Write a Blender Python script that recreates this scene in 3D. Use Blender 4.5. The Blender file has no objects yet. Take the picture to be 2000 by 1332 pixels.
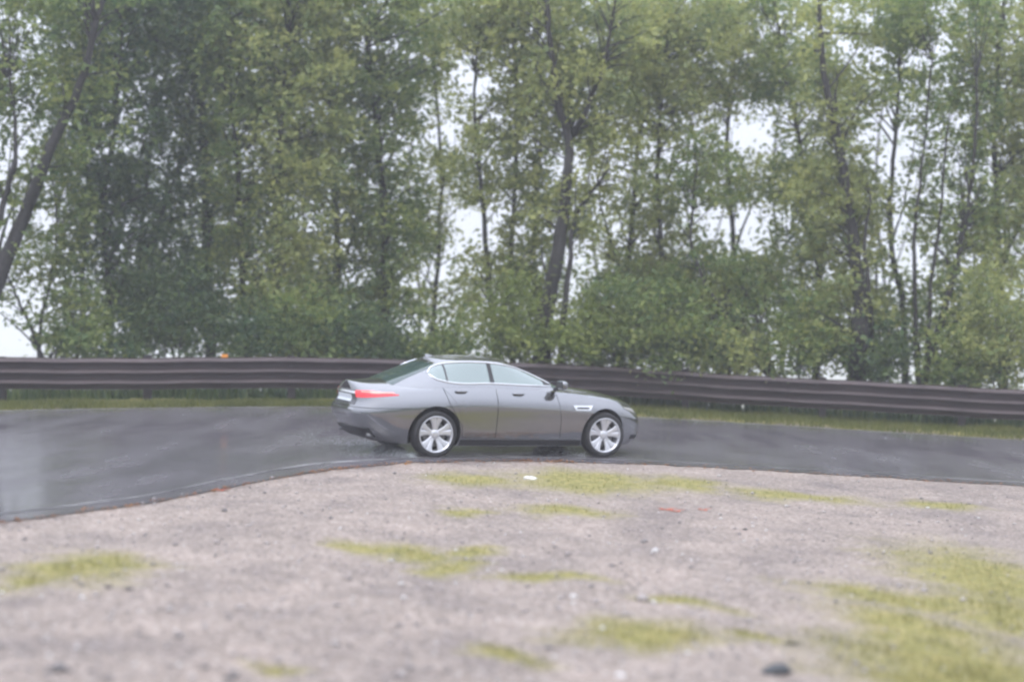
import bpy, bmesh, math, random
import numpy as np
from mathutils import Vector, Matrix
from mathutils.bvhtree import BVHTree

random.seed(7)
rng = np.random.default_rng(11)
C = bpy.context.scene.collection
SC = bpy.context.scene
R = math.radians

# ------------------------------------------------------------------ camera, sky, sun, exposure
FPX = 2800.0; ZC = 2.03; PITCH = math.atan(46 / FPX)
cam_d = bpy.data.cameras.new('camera'); cam = bpy.data.objects.new('camera', cam_d); C.objects.link(cam)
cam_d.sensor_width = 36; cam_d.lens = 36 * FPX / 2000
cam_d.clip_start = 0.1; cam_d.clip_end = 6000
cam.location = (0, 0, ZC); cam.rotation_euler = (R(90) - PITCH, 0, 0)
cam_d.dof.use_dof = True; cam_d.dof.focus_distance = 22.0; cam_d.dof.aperture_fstop = 0.5
SC.camera = cam

SUN_EL, SUN_AZ = 55, 200
w = bpy.data.worlds.new('World'); SC.world = w; w.use_nodes = True
nt = w.node_tree; nt.nodes.clear()
out = nt.nodes.new('ShaderNodeOutputWorld'); bg = nt.nodes.new('ShaderNodeBackground')
sky = nt.nodes.new('ShaderNodeTexSky'); sky.sky_type = 'NISHITA'; sky.sun_disc = False
sky.sun_elevation = R(SUN_EL); sky.sun_rotation = R(SUN_AZ); sky.air_density = 1.0; sky.dust_density = 4.0
mx = nt.nodes.new('ShaderNodeMix'); mx.data_type = 'RGBA'; mx.inputs[0].default_value = 0.93
mx.inputs[7].default_value = (7.9, 8.35, 9.7, 1)      # the even grey layer of rain cloud
nt.links.new(sky.outputs[0], mx.inputs[6])
# an overcast sky is about twice as bright overhead as at the horizon
wtc = nt.nodes.new('ShaderNodeTexCoord'); wsx = nt.nodes.new('ShaderNodeSeparateXYZ'); wmr = nt.nodes.new('ShaderNodeMapRange')
wmr.inputs[1].default_value = 0.0; wmr.inputs[2].default_value = 1.0; wmr.inputs[3].default_value = 0.50; wmr.inputs[4].default_value = 1.75
wml = nt.nodes.new('ShaderNodeVectorMath'); wml.operation = 'SCALE'
nt.links.new(wtc.outputs['Generated'], wsx.inputs[0]); nt.links.new(wsx.outputs['Z'], wmr.inputs[0])
nt.links.new(mx.outputs[2], wml.inputs[0]); nt.links.new(wmr.outputs[0], wml.inputs['Scale']); nt.links.new(wml.outputs[0], bg.inputs[0])
bg.inputs[1].default_value = 0.15
nt.links.new(bg.outputs[0], out.inputs[0])
sd = bpy.data.lights.new('sun', 'SUN'); sd.energy = 0.8; sd.angle = R(25); sd.color = (1, 0.97, 0.93)
sun = bpy.data.objects.new('sun', sd); C.objects.link(sun)
sun.rotation_euler = (R(90 - SUN_EL), 0, R(180 - SUN_AZ))
sun.location = (0, 0, 40)
SC.view_settings.view_transform = 'Standard'; SC.view_settings.look = 'None'
SC.view_settings.exposure = 0.35; SC.view_settings.gamma = 1.0
SC.cycles.max_bounces = 6; SC.cycles.transparent_max_bounces = 8; SC.cycles.volume_bounces = 1
SC.cycles.use_denoising = True
SC.cycles.pixel_filter_type = 'GAUSSIAN'; SC.cycles.filter_width = 2.8

# ------------------------------------------------------------------ helpers
def nmat(name):
    m = bpy.data.materials.new(name); m.use_nodes = True
    t = m.node_tree; b = t.nodes['Principled BSDF']
    return m, t, b
def N(t, kind, **kw):
    n = t.nodes.new(kind)
    for k, v in kw.items(): setattr(n, k, v)
    return n
def mat(name, col, rough=0.5, metal=0.0, coat=0.0, spec=0.5, ior=1.5, noise=0.0, nscale=20, bump=0.0, emit=None):
    m, t, b = nmat(name)
    b.inputs['Base Color'].default_value = (*col, 1); b.inputs['Roughness'].default_value = rough
    b.inputs['Metallic'].default_value = metal; b.inputs['Coat Weight'].default_value = coat
    b.inputs['Coat Roughness'].default_value = 0.06
    b.inputs['Specular IOR Level'].default_value = spec; b.inputs['IOR'].default_value = ior
    if noise or bump:
        tc = N(t, 'ShaderNodeTexCoord'); nz = N(t, 'ShaderNodeTexNoise'); nz.inputs['Scale'].default_value = nscale
        nz.inputs['Detail'].default_value = 6
        t.links.new(tc.outputs['Object'], nz.inputs['Vector'])
        if noise:
            mr = N(t, 'ShaderNodeMapRange'); mr.inputs[1].default_value = 0.3; mr.inputs[2].default_value = 0.7
            mr.inputs[3].default_value = 1 - noise; mr.inputs[4].default_value = 1 + noise
            hs = N(t, 'ShaderNodeHueSaturation'); hs.inputs['Color'].default_value = (*col, 1)
            t.links.new(nz.outputs[0], mr.inputs[0]); t.links.new(mr.outputs[0], hs.inputs['Value'])
            t.links.new(hs.outputs[0], b.inputs['Base Color'])
        if bump:
            bp = N(t, 'ShaderNodeBump'); bp.inputs['Strength'].default_value = bump; bp.inputs['Distance'].default_value = 0.02
            t.links.new(nz.outputs[0], bp.inputs['Height']); t.links.new(bp.outputs[0], b.inputs['Normal'])
    if emit:
        b.inputs['Emission Color'].default_value = (*emit[0], 1); b.inputs['Emission Strength'].default_value = emit[1]
    return m
def mesh_obj(name, verts, faces, m, parent=None, smooth=False):
    me = bpy.data.meshes.new(name); me.from_pydata([tuple(v) for v in verts], [], [tuple(f) for f in faces]); me.update()
    o = bpy.data.objects.new(name, me); C.objects.link(o)
    if m: me.materials.append(m)
    if parent: o.parent = parent
    if smooth: me.polygons.foreach_set('use_smooth', [True] * len(me.polygons))
    return o
def bm_obj(name, bm, m, parent=None, smooth=False):
    me = bpy.data.meshes.new(name); bm.to_mesh(me); bm.free()
    o = bpy.data.objects.new(name, me); C.objects.link(o)
    if m: me.materials.append(m)
    if parent: o.parent = parent
    if smooth: me.polygons.foreach_set('use_smooth', [True] * len(me.polygons))
    return o
def quads_np(name, V, F4, m, parent=None):
    """V (n,3), F4 (m,4 or 3) numpy arrays -> mesh object"""
    me = bpy.data.meshes.new(name); k = F4.shape[1]
    me.vertices.add(len(V)); me.vertices.foreach_set('co', V.astype(np.float32).ravel())
    me.loops.add(F4.size); me.loops.foreach_set('vertex_index', F4.astype(np.int32).ravel())
    me.polygons.add(len(F4)); me.polygons.foreach_set('loop_start', np.arange(0, F4.size, k, dtype=np.int32))
    me.update(calc_edges=True)
    o = bpy.data.objects.new(name, me); C.objects.link(o)
    if m: me.materials.append(m)
    if parent: o.parent = parent
    return o
def empty(name, loc, label, cat, group=None, rot=(0, 0, 0)):
    o = bpy.data.objects.new(name, None); C.objects.link(o); o.location = loc; o.rotation_euler = rot
    o.empty_display_size = 0.3
    return tag(o, label, cat, group)
def tag(o, label=None, cat=None, group=None, kind=None):
    if label: o['label'] = label
    if cat: o['category'] = cat
    if group: o['group'] = group
    if kind: o['kind'] = kind
    return o
def tube_geo(pts, rad, sides=6, V=None, F=None, closed=False):
    """append a tube along pts (list of Vector) with radii rad"""
    if V is None: V, F = [], []
    n = len(pts); base = len(V)
    prev = None
    for i, p in enumerate(pts):
        a = pts[(i - 1) % n] if (closed or i > 0) else p
        b = pts[(i + 1) % n] if (closed or i < n - 1) else p
        d = (Vector(b) - Vector(a)).normalized()
        if prev is None:
            u = d.cross(Vector((0, 0, 1)))
            if u.length < 1e-3: u = d.cross(Vector((0, 1, 0)))
        else: u = prev - d * prev.dot(d)
        u.normalize(); prev = u; v = d.cross(u)
        r = rad[i] if hasattr(rad, '__len__') else rad
        for k in range(sides):
            an = 2 * math.pi * k / sides
            V.append(Vector(p) + (u * math.cos(an) + v * math.sin(an)) * r)
    m = n if closed else n - 1
    for i in range(m):
        j = (i + 1) % n
        for k in range(sides):
            k2 = (k + 1) % sides
            F.append((base + i * sides + k, base + i * sides + k2, base + j * sides + k2, base + j * sides + k))
    if not closed:
        F.append(tuple(base + k for k in range(sides))[::-1]); F.append(tuple(base + (n - 1) * sides + k for k in range(sides)))
    return V, F
def pchip(xs, ys):
    """monotone-ish cubic through points, linear outside"""
    xs = np.array(xs, float); ys = np.array(ys, float)
    h = np.diff(xs); d = np.diff(ys) / h
    m = np.zeros_like(ys); m[0] = d[0]; m[-1] = d[-1]
    m[1:-1] = (d[:-1] * h[1:] + d[1:] * h[:-1]) / (h[1:] + h[:-1])
    def f(x):
        x = np.asarray(x, float); xc = np.clip(x, xs[0], xs[-1])
        i = np.clip(np.searchsorted(xs, xc) - 1, 0, len(h) - 1)
        t = (xc - xs[i]) / h[i]
        y = ((1 + 2 * t) * (1 - t) ** 2 * ys[i] + t * (1 - t) ** 2 * h[i] * m[i] + t * t * (3 - 2 * t) * ys[i + 1] + t * t * (t - 1) * h[i] * m[i + 1])
        return y + np.where(x < xs[0], (x - xs[0]) * m[0], 0) + np.where(x > xs[-1], (x - xs[-1]) * m[-1], 0)
    return f

# ------------------------------------------------------------------ the lie of the land
def softp(t): return np.logaddexp(0, t)
def sstep(a, b, x):
    t = np.clip((x - a) / (b - a), 0, 1); return t * t * (3 - 2 * t)
near_y = pchip([-45, -20, -10, -7, -5.09, -4.55, -3.95, -3.53, -2.75, -1.5, -0.39, 0.79, 2.43, 4.06, 6.06, 8.0, 14, 25, 60],
               [-60, -16, 5, 10.8, 14.22, 15.0, 16.0, 17.1, 19.2, 20.9, 21.74, 22.2, 22.61, 22.67, 22.58, 22.37, 21.2, 17, 0])
far_y = pchip([-90, -30, -20, -10.63, -7.63, -3.9, 0, 2.91, 6.95, 11.14, 16, 30, 90],
              [4, 25, 27.6, 29.72, 30.47, 31.19, 32.0, 32.5, 32.3, 31.14, 29.4, 22, -15])
rail_y = pchip([-90, -30, -20, -11.5, -7.9, -4.0, -1.2, 1.1, 3.75, 6.1, 9.0, 12.0, 18, 30, 90],
               [6, 27.2, 29.9, 31.8, 32.1, 32.5, 33.4, 34.3, 35.0, 34.6, 33.8, 33.0, 31.2, 24.2, -12])
def base_z(x, y):
    x = np.asarray(x, float); y = np.asarray(y, float)
    xc = np.clip(x, -60, 70)
    zs = -.062 * 1.3 * softp((xc + 3) / 1.3) + .035 * 2 * softp((xc - 8) / 2)
    return zs + .01 * np.clip(y - 20, 0, 14)
def ground_z(x, y):
    x = np.asarray(x, float); y = np.asarray(y, float)
    z = base_z(x, y)
    ny, fy, ry = near_y(x), far_y(x), rail_y(x)
    inside = sstep(0.18, 0.45, y - ny) * (1 - sstep(-0.45, -0.18, y - fy))
    z = z - 0.06 * inside
    fore = sstep(0.0, 1.2, ny - y)
    z = z + fore * (0.02 * np.sin(x * 1.3 + y * 0.7) * np.sin(y * 0.9 - x * 0.4) + 0.012 * np.sin(x * 3.1 + 1) * np.sin(y * 2.7))
    verge = sstep(0, 0.8, y - fy)
    z = z + verge * (0.03 + 0.03 * np.sin(x * 2.1) * np.sin(x * 0.8 + y))
    d = y - (ry + 0.9)
    z = z - np.where(d > 0, 0.55 * d * sstep(0, 4, d), 0)
    z = np.maximum(z, np.where(d > 0, -42 + 0.0 * x, -99))
    z = z + np.where(d > 60, 2.5 * np.sin(x * 0.012) * np.sin(y * 0.009), 0)
    return z
def hit(px, py, h=0.0):
    dx = (px - 1000) / FPX; du = (666 - py) / FPX
    vy = math.cos(PITCH) + du * math.sin(PITCH); vz = du * math.cos(PITCH) - math.sin(PITCH)
    ts = np.arange(5, 60, 0.01)
    z = ZC + vz * ts; g = base_z(dx * ts, vy * ts) + h
    i = int(np.argmax(z < g)); t = ts[i]
    return Vector((dx * t, vy * t, float(base_z(dx * t, vy * t))))
def at(px, py, Y):
    du = (666 - py) / FPX
    vy = math.cos(PITCH) + du * math.sin(PITCH); vz = du * math.cos(PITCH) - math.sin(PITCH)
    t = Y / vy
    return Vector(((px - 1000) / FPX * t, Y, ZC + vz * t))

# ------------------------------------------------------------------ setting materials
def ground_material():
    m, t, b = nmat('gravel_and_moss')
    tc = N(t, 'ShaderNodeTexCoord'); L = t.links.new
    def noise(sc, det=6, rough=.6):
        n = N(t, 'ShaderNodeTexNoise'); n.inputs['Scale'].default_value = sc; n.inputs['Detail'].default_value = det
        n.inputs['Roughness'].default_value = rough; L(tc.outputs['Object'], n.inputs['Vector']); return n
    def ramp(src, stops):
        r = N(t, 'ShaderNodeValToRGB'); e = r.color_ramp.elements
        while len(e) < len(stops): e.new(0.5)
        for i, (p, c) in enumerate(stops): e[i].position = p; e[i].color = (*c, 1)
        L(src, r.inputs[0]); return r
    vor = N(t, 'ShaderNodeTexVoronoi'); vor.inputs['Scale'].default_value = 32; L(tc.outputs['Object'], vor.inputs['Vector'])
    sep = N(t, 'ShaderNodeSeparateColor'); L(vor.outputs['Color'], sep.inputs[0])
    grit = ramp(sep.outputs[0], [(0.0, (.19, .165, .145)), (.35, (.265, .23, .205)), (.75, (.315, .275, .25)), (1, (.44, .395, .365))])
    big = ramp(noise(.9, 9, .72).outputs[0], [(.33, (.66, .63, .64)), (.5, (.95, .90, .86)), (.68, (1.22, 1.14, 1.09))])
    mul = N(t, 'ShaderNodeMix', data_type='RGBA', blend_type='MULTIPLY'); mul.inputs[0].default_value = 1
    L(grit.outputs[0], mul.inputs[6]); L(big.outputs[0], mul.inputs[7])
    moss = ramp(noise(9, 8, .7).outputs[0], [(.3, (.11, .11, .035)), (.5, (.25, .23, .075)), (.66, (.36, .30, .12))])
    at_ = N(t, 'ShaderNodeAttribute', attribute_name='grass')
    n2 = noise(4.0, 10, .85); ma = N(t, 'ShaderNodeMath', operation='ADD'); L(at_.outputs['Fac'], ma.inputs[0]); L(n2.outputs[0], ma.inputs[1])
    mr = N(t, 'ShaderNodeMapRange'); mr.inputs[1].default_value = .62; mr.inputs[2].default_value = 1.15
    L(ma.outputs[0], mr.inputs[0])
    mix = N(t, 'ShaderNodeMix', data_type='RGBA'); L(mr.outputs[0], mix.inputs[0]); L(mul.outputs[2], mix.inputs[6]); L(moss.outputs[0], mix.inputs[7])
    L(mix.outputs[2], b.inputs['Base Color']); b.inputs['Roughness'].default_value = .75
    b.inputs['Specular IOR Level'].default_value = .3
    bp = N(t, 'ShaderNodeBump'); bp.inputs['Strength'].default_value = .7; bp.inputs['Distance'].default_value = .02
    L(vor.outputs['Distance'], bp.inputs['Height']); L(bp.outputs[0], b.inputs['Normal'])
    return m
def road_material():
    m, t, b = nmat('wet_asphalt'); L = t.links.new
    tc = N(t, 'ShaderNodeTexCoord')
    mp = N(t, 'ShaderNodeMapping'); mp.inputs['Scale'].default_value = (1.3, .4, 1); L(tc.outputs['Object'], mp.inputs[0])
    n1 = N(t, 'ShaderNodeTexNoise'); n1.inputs['Scale'].default_value = .9; n1.inputs['Detail'].default_value = 5; L(mp.outputs[0], n1.inputs['Vector'])
    r = N(t, 'ShaderNodeMapRange'); r.inputs[1].default_value = .35; r.inputs[2].default_value = .68; r.inputs[3].default_value = .09; r.inputs[4].default_value = .30
    L(n1.outputs[0], r.inputs[0]); L(r.outputs[0], b.inputs['Roughness'])
    n2 = N(t, 'ShaderNodeTexNoise'); n2.inputs['Scale'].default_value = 130; n2.inputs['Detail'].default_value = 3; L(tc.outputs['Object'], n2.inputs['Vector'])
    cr = N(t, 'ShaderNodeValToRGB'); cr.color_ramp.elements[0].position = .35; cr.color_ramp.elements[0].color = (.095, .088, .096, 1)
    cr.color_ramp.elements[1].position = .7; cr.color_ramp.elements[1].color = (.20, .187, .203, 1); L(n2.outputs[0], cr.inputs[0])
    L(cr.outputs[0], b.inputs['Base Color'])
    bp = N(t, 'ShaderNodeBump'); bp.inputs['Strength'].default_value = .05; bp.inputs['Distance'].default_value = .003
    L(n2.outputs[0], bp.inputs['Height']); L(bp.outputs[0], b.inputs['Normal'])
    return m
M = {}
M['ground'] = ground_material(); M['road'] = road_material()
M['bark'] = mat('bark', (.03, .027, .025), .9, noise=.4, nscale=14, bump=.6)
M['rail'] = mat('weathered_rail_steel', (.062, .046, .046), .22, metal=.5, noise=.2, nscale=1.2)
M['post'] = mat('post_steel', (.02, .016, .016), .6, metal=.2, noise=.3, nscale=6)

# ------------------------------------------------------------------ ground sheet
def patch(px, py, rx, ry):
    a = hit(px, py); b0 = hit(px, py - ry); b1 = hit(px, py + ry)
    return (a.x, a.y, rx / FPX * a.y, abs(b0.y - b1.y) / 2)
PATCHES = [patch(*p) for p in [(720, 1066, 90, 15), (800, 1078, 90, 18), (870, 1098, 70, 17), (935, 1082, 60, 13), (900, 996, 50, 14), (170, 1112, 150, 42), (45, 1132, 70, 16),
    (930, 938, 110, 15), (1150, 940, 190, 24), (1330, 945, 90, 15), (1850, 1295, 300, 90), (1930, 1130, 190, 80), (1780, 1230, 160, 50), (1760, 1168, 220, 32), (1250, 1240, 190, 32), (980, 1285, 90, 17),
    (1500, 1240, 60, 16), (1560, 970, 150, 12), (1850, 990, 90, 10), (1950, 1200, 120, 60), (1330, 1175, 110, 12), (1120, 1000, 120, 12), (560, 1290, 70, 12), (1080, 1130, 120, 10)]]
def grass_mask(x, y):
    x = np.asarray(x, float); y = np.asarray(y, float); g = np.zeros_like(x)
    x, y = x + .10 * np.sin(y * 5.3 + x) + .07 * np.sin(y * 13 + 2 * x), y + .16 * np.sin(x * 2.9 + 1.3 * y) + .10 * np.sin(x * 7.7)
    for i, (cx, cy, rx, ry) in enumerate(PATCHES):
        d = ((x - cx) / rx) ** 2 + ((y - cy) / ry) ** 2
        g = np.maximum(g, np.exp(-d * 1.2) * (.82 if cy > 18 else .76))
    g = np.maximum(g, sstep(0.1, .5, y - far_y(x)) * .8)
    g = np.maximum(g, sstep(-2, -6, y) * .5)
    return g
def grid_mesh(xs, ys):
    X, Y = np.meshgrid(xs, ys); Z = ground_z(X, Y)
    V = np.stack([X, Y, Z], -1).reshape(-1, 3); nx, ny = len(xs), len(ys)
    i = np.arange(nx - 1); j = np.arange(ny - 1); I, J = np.meshgrid(i, j)
    a = (J * nx + I).ravel(); F4 = np.stack([a, a + 1, a + nx + 1, a + nx], -1)
    return V, F4
gx = np.concatenate([[-3000, -1500, -700, -350, -180, -110, -80], np.arange(-60, -14, 1.0), np.arange(-14, 15, .1), np.arange(15, 60, 1.0), [60, 80, 110, 180, 350, 700, 1500, 3000]])
gy = np.concatenate([[-1500, -600, -250, -120, -60, -40], np.arange(-30, 6, 1.0), np.arange(6, 37, .09), np.arange(37, 60, .6), np.arange(60, 130, 5), [130, 180, 250, 350, 500, 800, 1300, 2200, 4500]])
V, F4 = grid_mesh(gx, gy)
g = quads_np('ground', V, F4, M['ground']); tag(g, kind='structure')
g.data.polygons.foreach_set('use_smooth', [True] * len(g.data.polygons))
att = g.data.attributes.new('grass', 'FLOAT', 'POINT'); att.data.foreach_set('value', grass_mask(V[:, 0], V[:, 1]).astype(np.float32))

# ------------------------------------------------------------------ road sheet, edge lines, puddles
def strip(name, lo, hi, x0, x1, nx, nrow, zoff, m, kind='structure'):
    xs = np.linspace(x0, x1, nx) if not hasattr(nx, '__len__') else nx
    a, b = lo(xs), hi(xs); V = []; n = len(xs)
    for k in range(nrow + 1):
        y = a + (b - a) * k / nrow
        V.append(np.stack([xs, y, base_z(xs, y) + zoff], -1))
    V = np.concatenate(V); I, J = np.meshgrid(np.arange(n - 1), np.arange(nrow)); q = (J * n + I).ravel()
    F4 = np.stack([q, q + 1, q + n + 1, q + n], -1)
    o = quads_np(name, V, F4, m); o.data.polygons.foreach_set('use_smooth', [True] * len(F4)); tag(o, kind=kind); return o
rx = np.concatenate([np.arange(-60, -12, .5), np.arange(-12, 14, .1), np.arange(14, 61, .5)])
def edge_wob(x): return .06 * np.sin(x * 5.1) * np.sin(x * 1.7 + 1) + .045 * np.sin(x * 11.3) * np.sin(x * 3.1) + .03 * np.sin(x * 23 + 2)
strip('road', lambda x: near_y(x) + edge_wob(x), lambda x: far_y(x) + .5 * edge_wob(x + 3), 0, 0, rx, 60, 0.012, M['road'])
def line_material():
    m, t, b = nmat('worn_white_paint'); L = t.links.new
    tc = N(t, 'ShaderNodeTexCoord'); n = N(t, 'ShaderNodeTexNoise'); n.inputs['Scale'].default_value = 1.1; n.inputs['Detail'].default_value = 9
    n.inputs['Roughness'].default_value = .7; L(tc.outputs['Object'], n.inputs[0])
    cr = N(t, 'ShaderNodeValToRGB'); e = cr.color_ramp.elements; e[0].position = .44; e[0].color = (.12, .115, .12, 1); e[1].position = .66; e[1].color = (.48, .47, .48, 1)
    L(n.outputs[0], cr.inputs[0]); L(cr.outputs[0], b.inputs['Base Color']); b.inputs['Roughness'].default_value = .3
    return m
M['line'] = line_material()
def off(f, k):   # line running a fixed distance inside the road edge
    def g_(x):
        x = np.asarray(x, float); s = (f(x + .1) - f(x - .1)) / .2
        return f(x) + k * np.sqrt(1 + np.minimum(s * s, 9))
    return g_
strip('edge_line', off(near_y, .44), off(near_y, .52), -9, 30, 400, 1, .016, M['line'])
strip('edge_line', off(far_y, -.26), off(far_y, -.16), -30, 30, 300, 1, .016, M['line'])



# ------------------------------------------------------------------ guardrail
rail = empty('guardrail', (1.1, float(rail_y(1.1)), float(ground_z(1.1, rail_y(1.1)))), 'long dark weathered steel guardrail with three ridges curving along the far road edge', 'guardrail')
ro = Vector(rail.location)
prof = []
for k in range(3):
    zt = 1.0 - k * .236
    prof += [(0.0, zt), (-.055, zt - .022), (-.115, zt - .092), (-.117, zt - .108), (-.004, zt - .150), (.002, zt - .222)]
prof += [(0.0, .29)]
rxs = np.arange(-34, 40, .4); V = []; n = len(prof)
slope = (rail_y(rxs + .1) - rail_y(rxs - .1)) / .2
def railz(x): return base_z(x, rail_y(x)) + .02
for x, s in zip(rxs, slope):
    nx_, ny_ = -s / math.hypot(s, 1), 1 / math.hypot(s, 1); y = float(rail_y(x)); z0 = float(railz(x))
    wob = .012 * math.sin(x * .9) + .006 * math.sin(x * 3.3)
    for (d, z) in prof: V.append(Vector((x + nx_ * d, y + ny_ * d, z0 + z + wob)) - ro)
F = []
for i in range(len(rxs) - 1):
    for k in range(n - 1):
        a = i * n + k; F.append((a, a + n, a + n + 1, a + 1))
beam = mesh_obj('rail_beam', V, F, M['rail'], rail); sm = beam.modifiers.new('t', 'SOLIDIFY'); sm.thickness = .006; sm.offset = 1
px_ = -33.0
while px_ < 39:
    x = px_; y = float(rail_y(x)); z = float(ground_z(x, y)); s = float((rail_y(x + .1) - rail_y(x - .1)) / .2)
    bm = bmesh.new(); bmesh.ops.create_cube(bm, size=1, matrix=Matrix.Translation((0, .085, .38)) @ Matrix.Diagonal((.18, .14, 1.3, 1)))
    bmesh.ops.create_cube(bm, size=1, matrix=Matrix.Translation((0, .012, .66)) @ Matrix.Diagonal((.10, .02, .6, 1)))
    bmesh.ops.bevel(bm, geom=bm.edges[:], offset=.006, segments=1)
    o = bm_obj('post', bm, M['post'], rail); o.location = Vector((x, y, z)) - ro; o.rotation_euler = (0, 0, math.atan(s))
    px_ += 3.2 / math.hypot(1, s)
# amber reflector clipped on the top edge
p = Vector((-6.45, float(rail_y(-6.45)) - .03, float(railz(-6.45)) + 1.03)) - ro
bm = bmesh.new(); bmesh.ops.create_cube(bm, size=1, matrix=Matrix.Diagonal((.14, .03, .07, 1))); bmesh.ops.bevel(bm, geom=bm.edges[:], offset=.008, segments=2)
o = bm_obj('reflector', bm, mat('amber_reflector', (.85, .33, .06), .3), rail); o.location = p; o['label'] = 'small amber reflector on the top edge of the rail'

# ------------------------------------------------------------------ trees
def leaf_material(name, c1, c2, c3):
    m, t, b = nmat(name); L = t.links.new
    t.nodes.remove(b); outn = t.nodes['Material Output']
    geo = N(t, 'ShaderNodeNewGeometry'); tc = N(t, 'ShaderNodeTexCoord')
    n = N(t, 'ShaderNodeTexNoise'); n.inputs['Scale'].default_value = .9; n.inputs['Detail'].default_value = 3; L(tc.outputs['Object'], n.inputs[0])
    mr = N(t, 'ShaderNodeMapRange'); mr.inputs[1].default_value = .3; mr.inputs[2].default_value = .7; L(n.outputs[0], mr.inputs[0])
    ad = N(t, 'ShaderNodeMath', operation='MULTIPLY_ADD'); ad.inputs[1].default_value = .45; L(geo.outputs['Random Per Island'], ad.inputs[0])
    sc = N(t, 'ShaderNodeMath', operation='MULTIPLY'); sc.inputs[1].default_value = .6; L(mr.outputs[0], sc.inputs[0]); L(sc.outputs[0], ad.inputs[2])
    cr = N(t, 'ShaderNodeValToRGB'); e = cr.color_ramp.elements; e.new(.5)
    for i, c in enumerate((c1, c2, c3)): e[i].position = (.1, .5, .95)[i]; e[i].color = (*c, 1)
    L(ad.outputs[0], cr.inputs[0])
    df = N(t, 'ShaderNodeBsdfPrincipled'); df.inputs['Roughness'].default_value = .45; df.inputs['Specular IOR Level'].default_value = .35
    tr = N(t, 'ShaderNodeBsdfTranslucent'); L(cr.outputs[0], df.inputs['Base Color']); L(cr.outputs[0], tr.inputs['Color'])
    ms = N(t, 'ShaderNodeMixShader'); ms.inputs[0].default_value = .55; L(df.outputs[0], ms.inputs[1]); L(tr.outputs[0], ms.inputs[2])
    L(ms.outputs[0], outn.inputs[0]); return m
LM = {'dark': leaf_material('leaf_dark_green', (.05, .11, .055), (.11, .17, .07), (.22, .28, .09)),
      'mid': leaf_material('leaf_mid_green', (.10, .18, .075), (.22, .29, .09), (.40, .43, .13)),
      'olive': leaf_material('leaf_olive', (.16, .235, .10), (.33, .37, .13), (.52, .53, .18)),
      'lime': leaf_material('leaf_yellow_green', (.13, .19, .05), (.23, .29, .075), (.36, .40, .11))}
DENS = [[7,7,6,8,8,9,9,6,6,7,5,6,9,8,8,6,4,7,5,7],
        [5,7,7,8,9,9,8,7,6,4,7,8,8,8,9,8,5,5,5,5],
        [6,6,5,6,8,9,8,6,4,6,5,6,5,6,3,5,7,2,5,6],
        [5,7,8,7,7,9,8,6,6,6,6,6,5,6,6,8,8,4,5,6],
        [3,5,7,8,8,8,6,7,6,4,6,7,5,6,2,7,8,4,5,7],
        [3,5,9,8,6,9,8,8,4,6,9,9,9,9,8,8,8,6,6,8],
        [2,4,7,8,7,9,9,6,6,8,9,9,9,9,7,8,8,7,8,9]]
GAPS = [(930,155,50),(880,265,32),(1485,262,46),(1395,430,48),(1720,250,32),(1715,320,30),(1740,460,32),(900,430,40),(880,520,34),(12,660,42),(240,520,24),
        (100,420,38),(1650,90,38),(1800,110,32),(800,640,36),(1040,45,18),(1155,72,20),(1590,60,22),(950,480,24),(1020,310,16),(1300,300,26),(1180,430,22),(820,300,16),(410,530,18),
        (240,240,16),(280,150,18),(120,90,16),(30,150,24),(1480,690,16),(1900,190,20),(1850,300,24),(1950,310,20),(840,120,20),(1240,310,14),(1560,210,22)]
_g = random.Random(41)
for _ in range(170):
    a_, b_ = _g.uniform(-60, 2060), _g.uniform(-40, 690)
    if 280 < a_ < 720 and b_ > 430 and _g.random() < .6: continue
    GAPS.append((a_, b_, _g.uniform(10, 20 if a_ < 700 else 25)))
def keep(px, py, Y):
    if py < -60: d = 7
    else:
        c = min(max(px / 100 - .5, 0), 19); r_ = min(max(py / 100 - .5, 0), 6)
        d = DENS[int(round(r_))][int(round(c))] if (0 <= px < 2000) else 6
    for gx_, gy_, gr in GAPS:
        q = math.hypot((px - gx_), (py - gy_) * 1.15) / (gr * .85)
        if q < 1: return False
    return random.random() < (d / 9.0) ** 1.35
def leaves(pts, per, sig, size):
    """pts (n,3) clump centres -> leaf quads"""
    n = len(pts) * per
    c = np.repeat(pts, per, 0); s = np.repeat(rng.uniform(.6, 2.3, len(pts)), per)[:, None]
    c = c + rng.normal(0, 1, (n, 3)) * np.array([sig * 1.15, sig, sig * .72]) * s
    a = rng.normal(0, 1, (n, 3)); a[:, 2] *= .7; a[:, 2] -= .2; a /= np.linalg.norm(a, axis=1)[:, None]
    b = np.cross(a, rng.normal(0, 1, (n, 3))); b /= np.linalg.norm(b, axis=1)[:, None]
    L_ = (size * rng.uniform(.6, 1.3, n))[:, None]
    nn = np.cross(a, b)
    P = np.stack([c - a * L_, c + b * L_ * .52 + nn * L_ * .12, c + a * L_, c - b * L_ * .52 + nn * L_ * .12], 1).reshape(-1, 3)
    return P, np.arange(n * 4).reshape(-1, 4)
def curve_pts(ctrl, n=5):
    out_ = []
    P = [Vector(p) for p in ctrl]
    for i in range(len(P) - 1):
        p0 = P[max(i - 1, 0)]; p1 = P[i]; p2 = P[i + 1]; p3 = P[min(i + 2, len(P) - 1)]
        for k in range(n):
            t = k / n
            out_.append(.5 * ((2 * p1) + (p2 - p0) * t + (2 * p0 - 5 * p1 + 4 * p2 - p3) * t * t + (3 * p1 - p0 - 3 * p2 + p3) * t ** 3))
    out_.append(P[-1]); return out_
TREES = []
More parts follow.
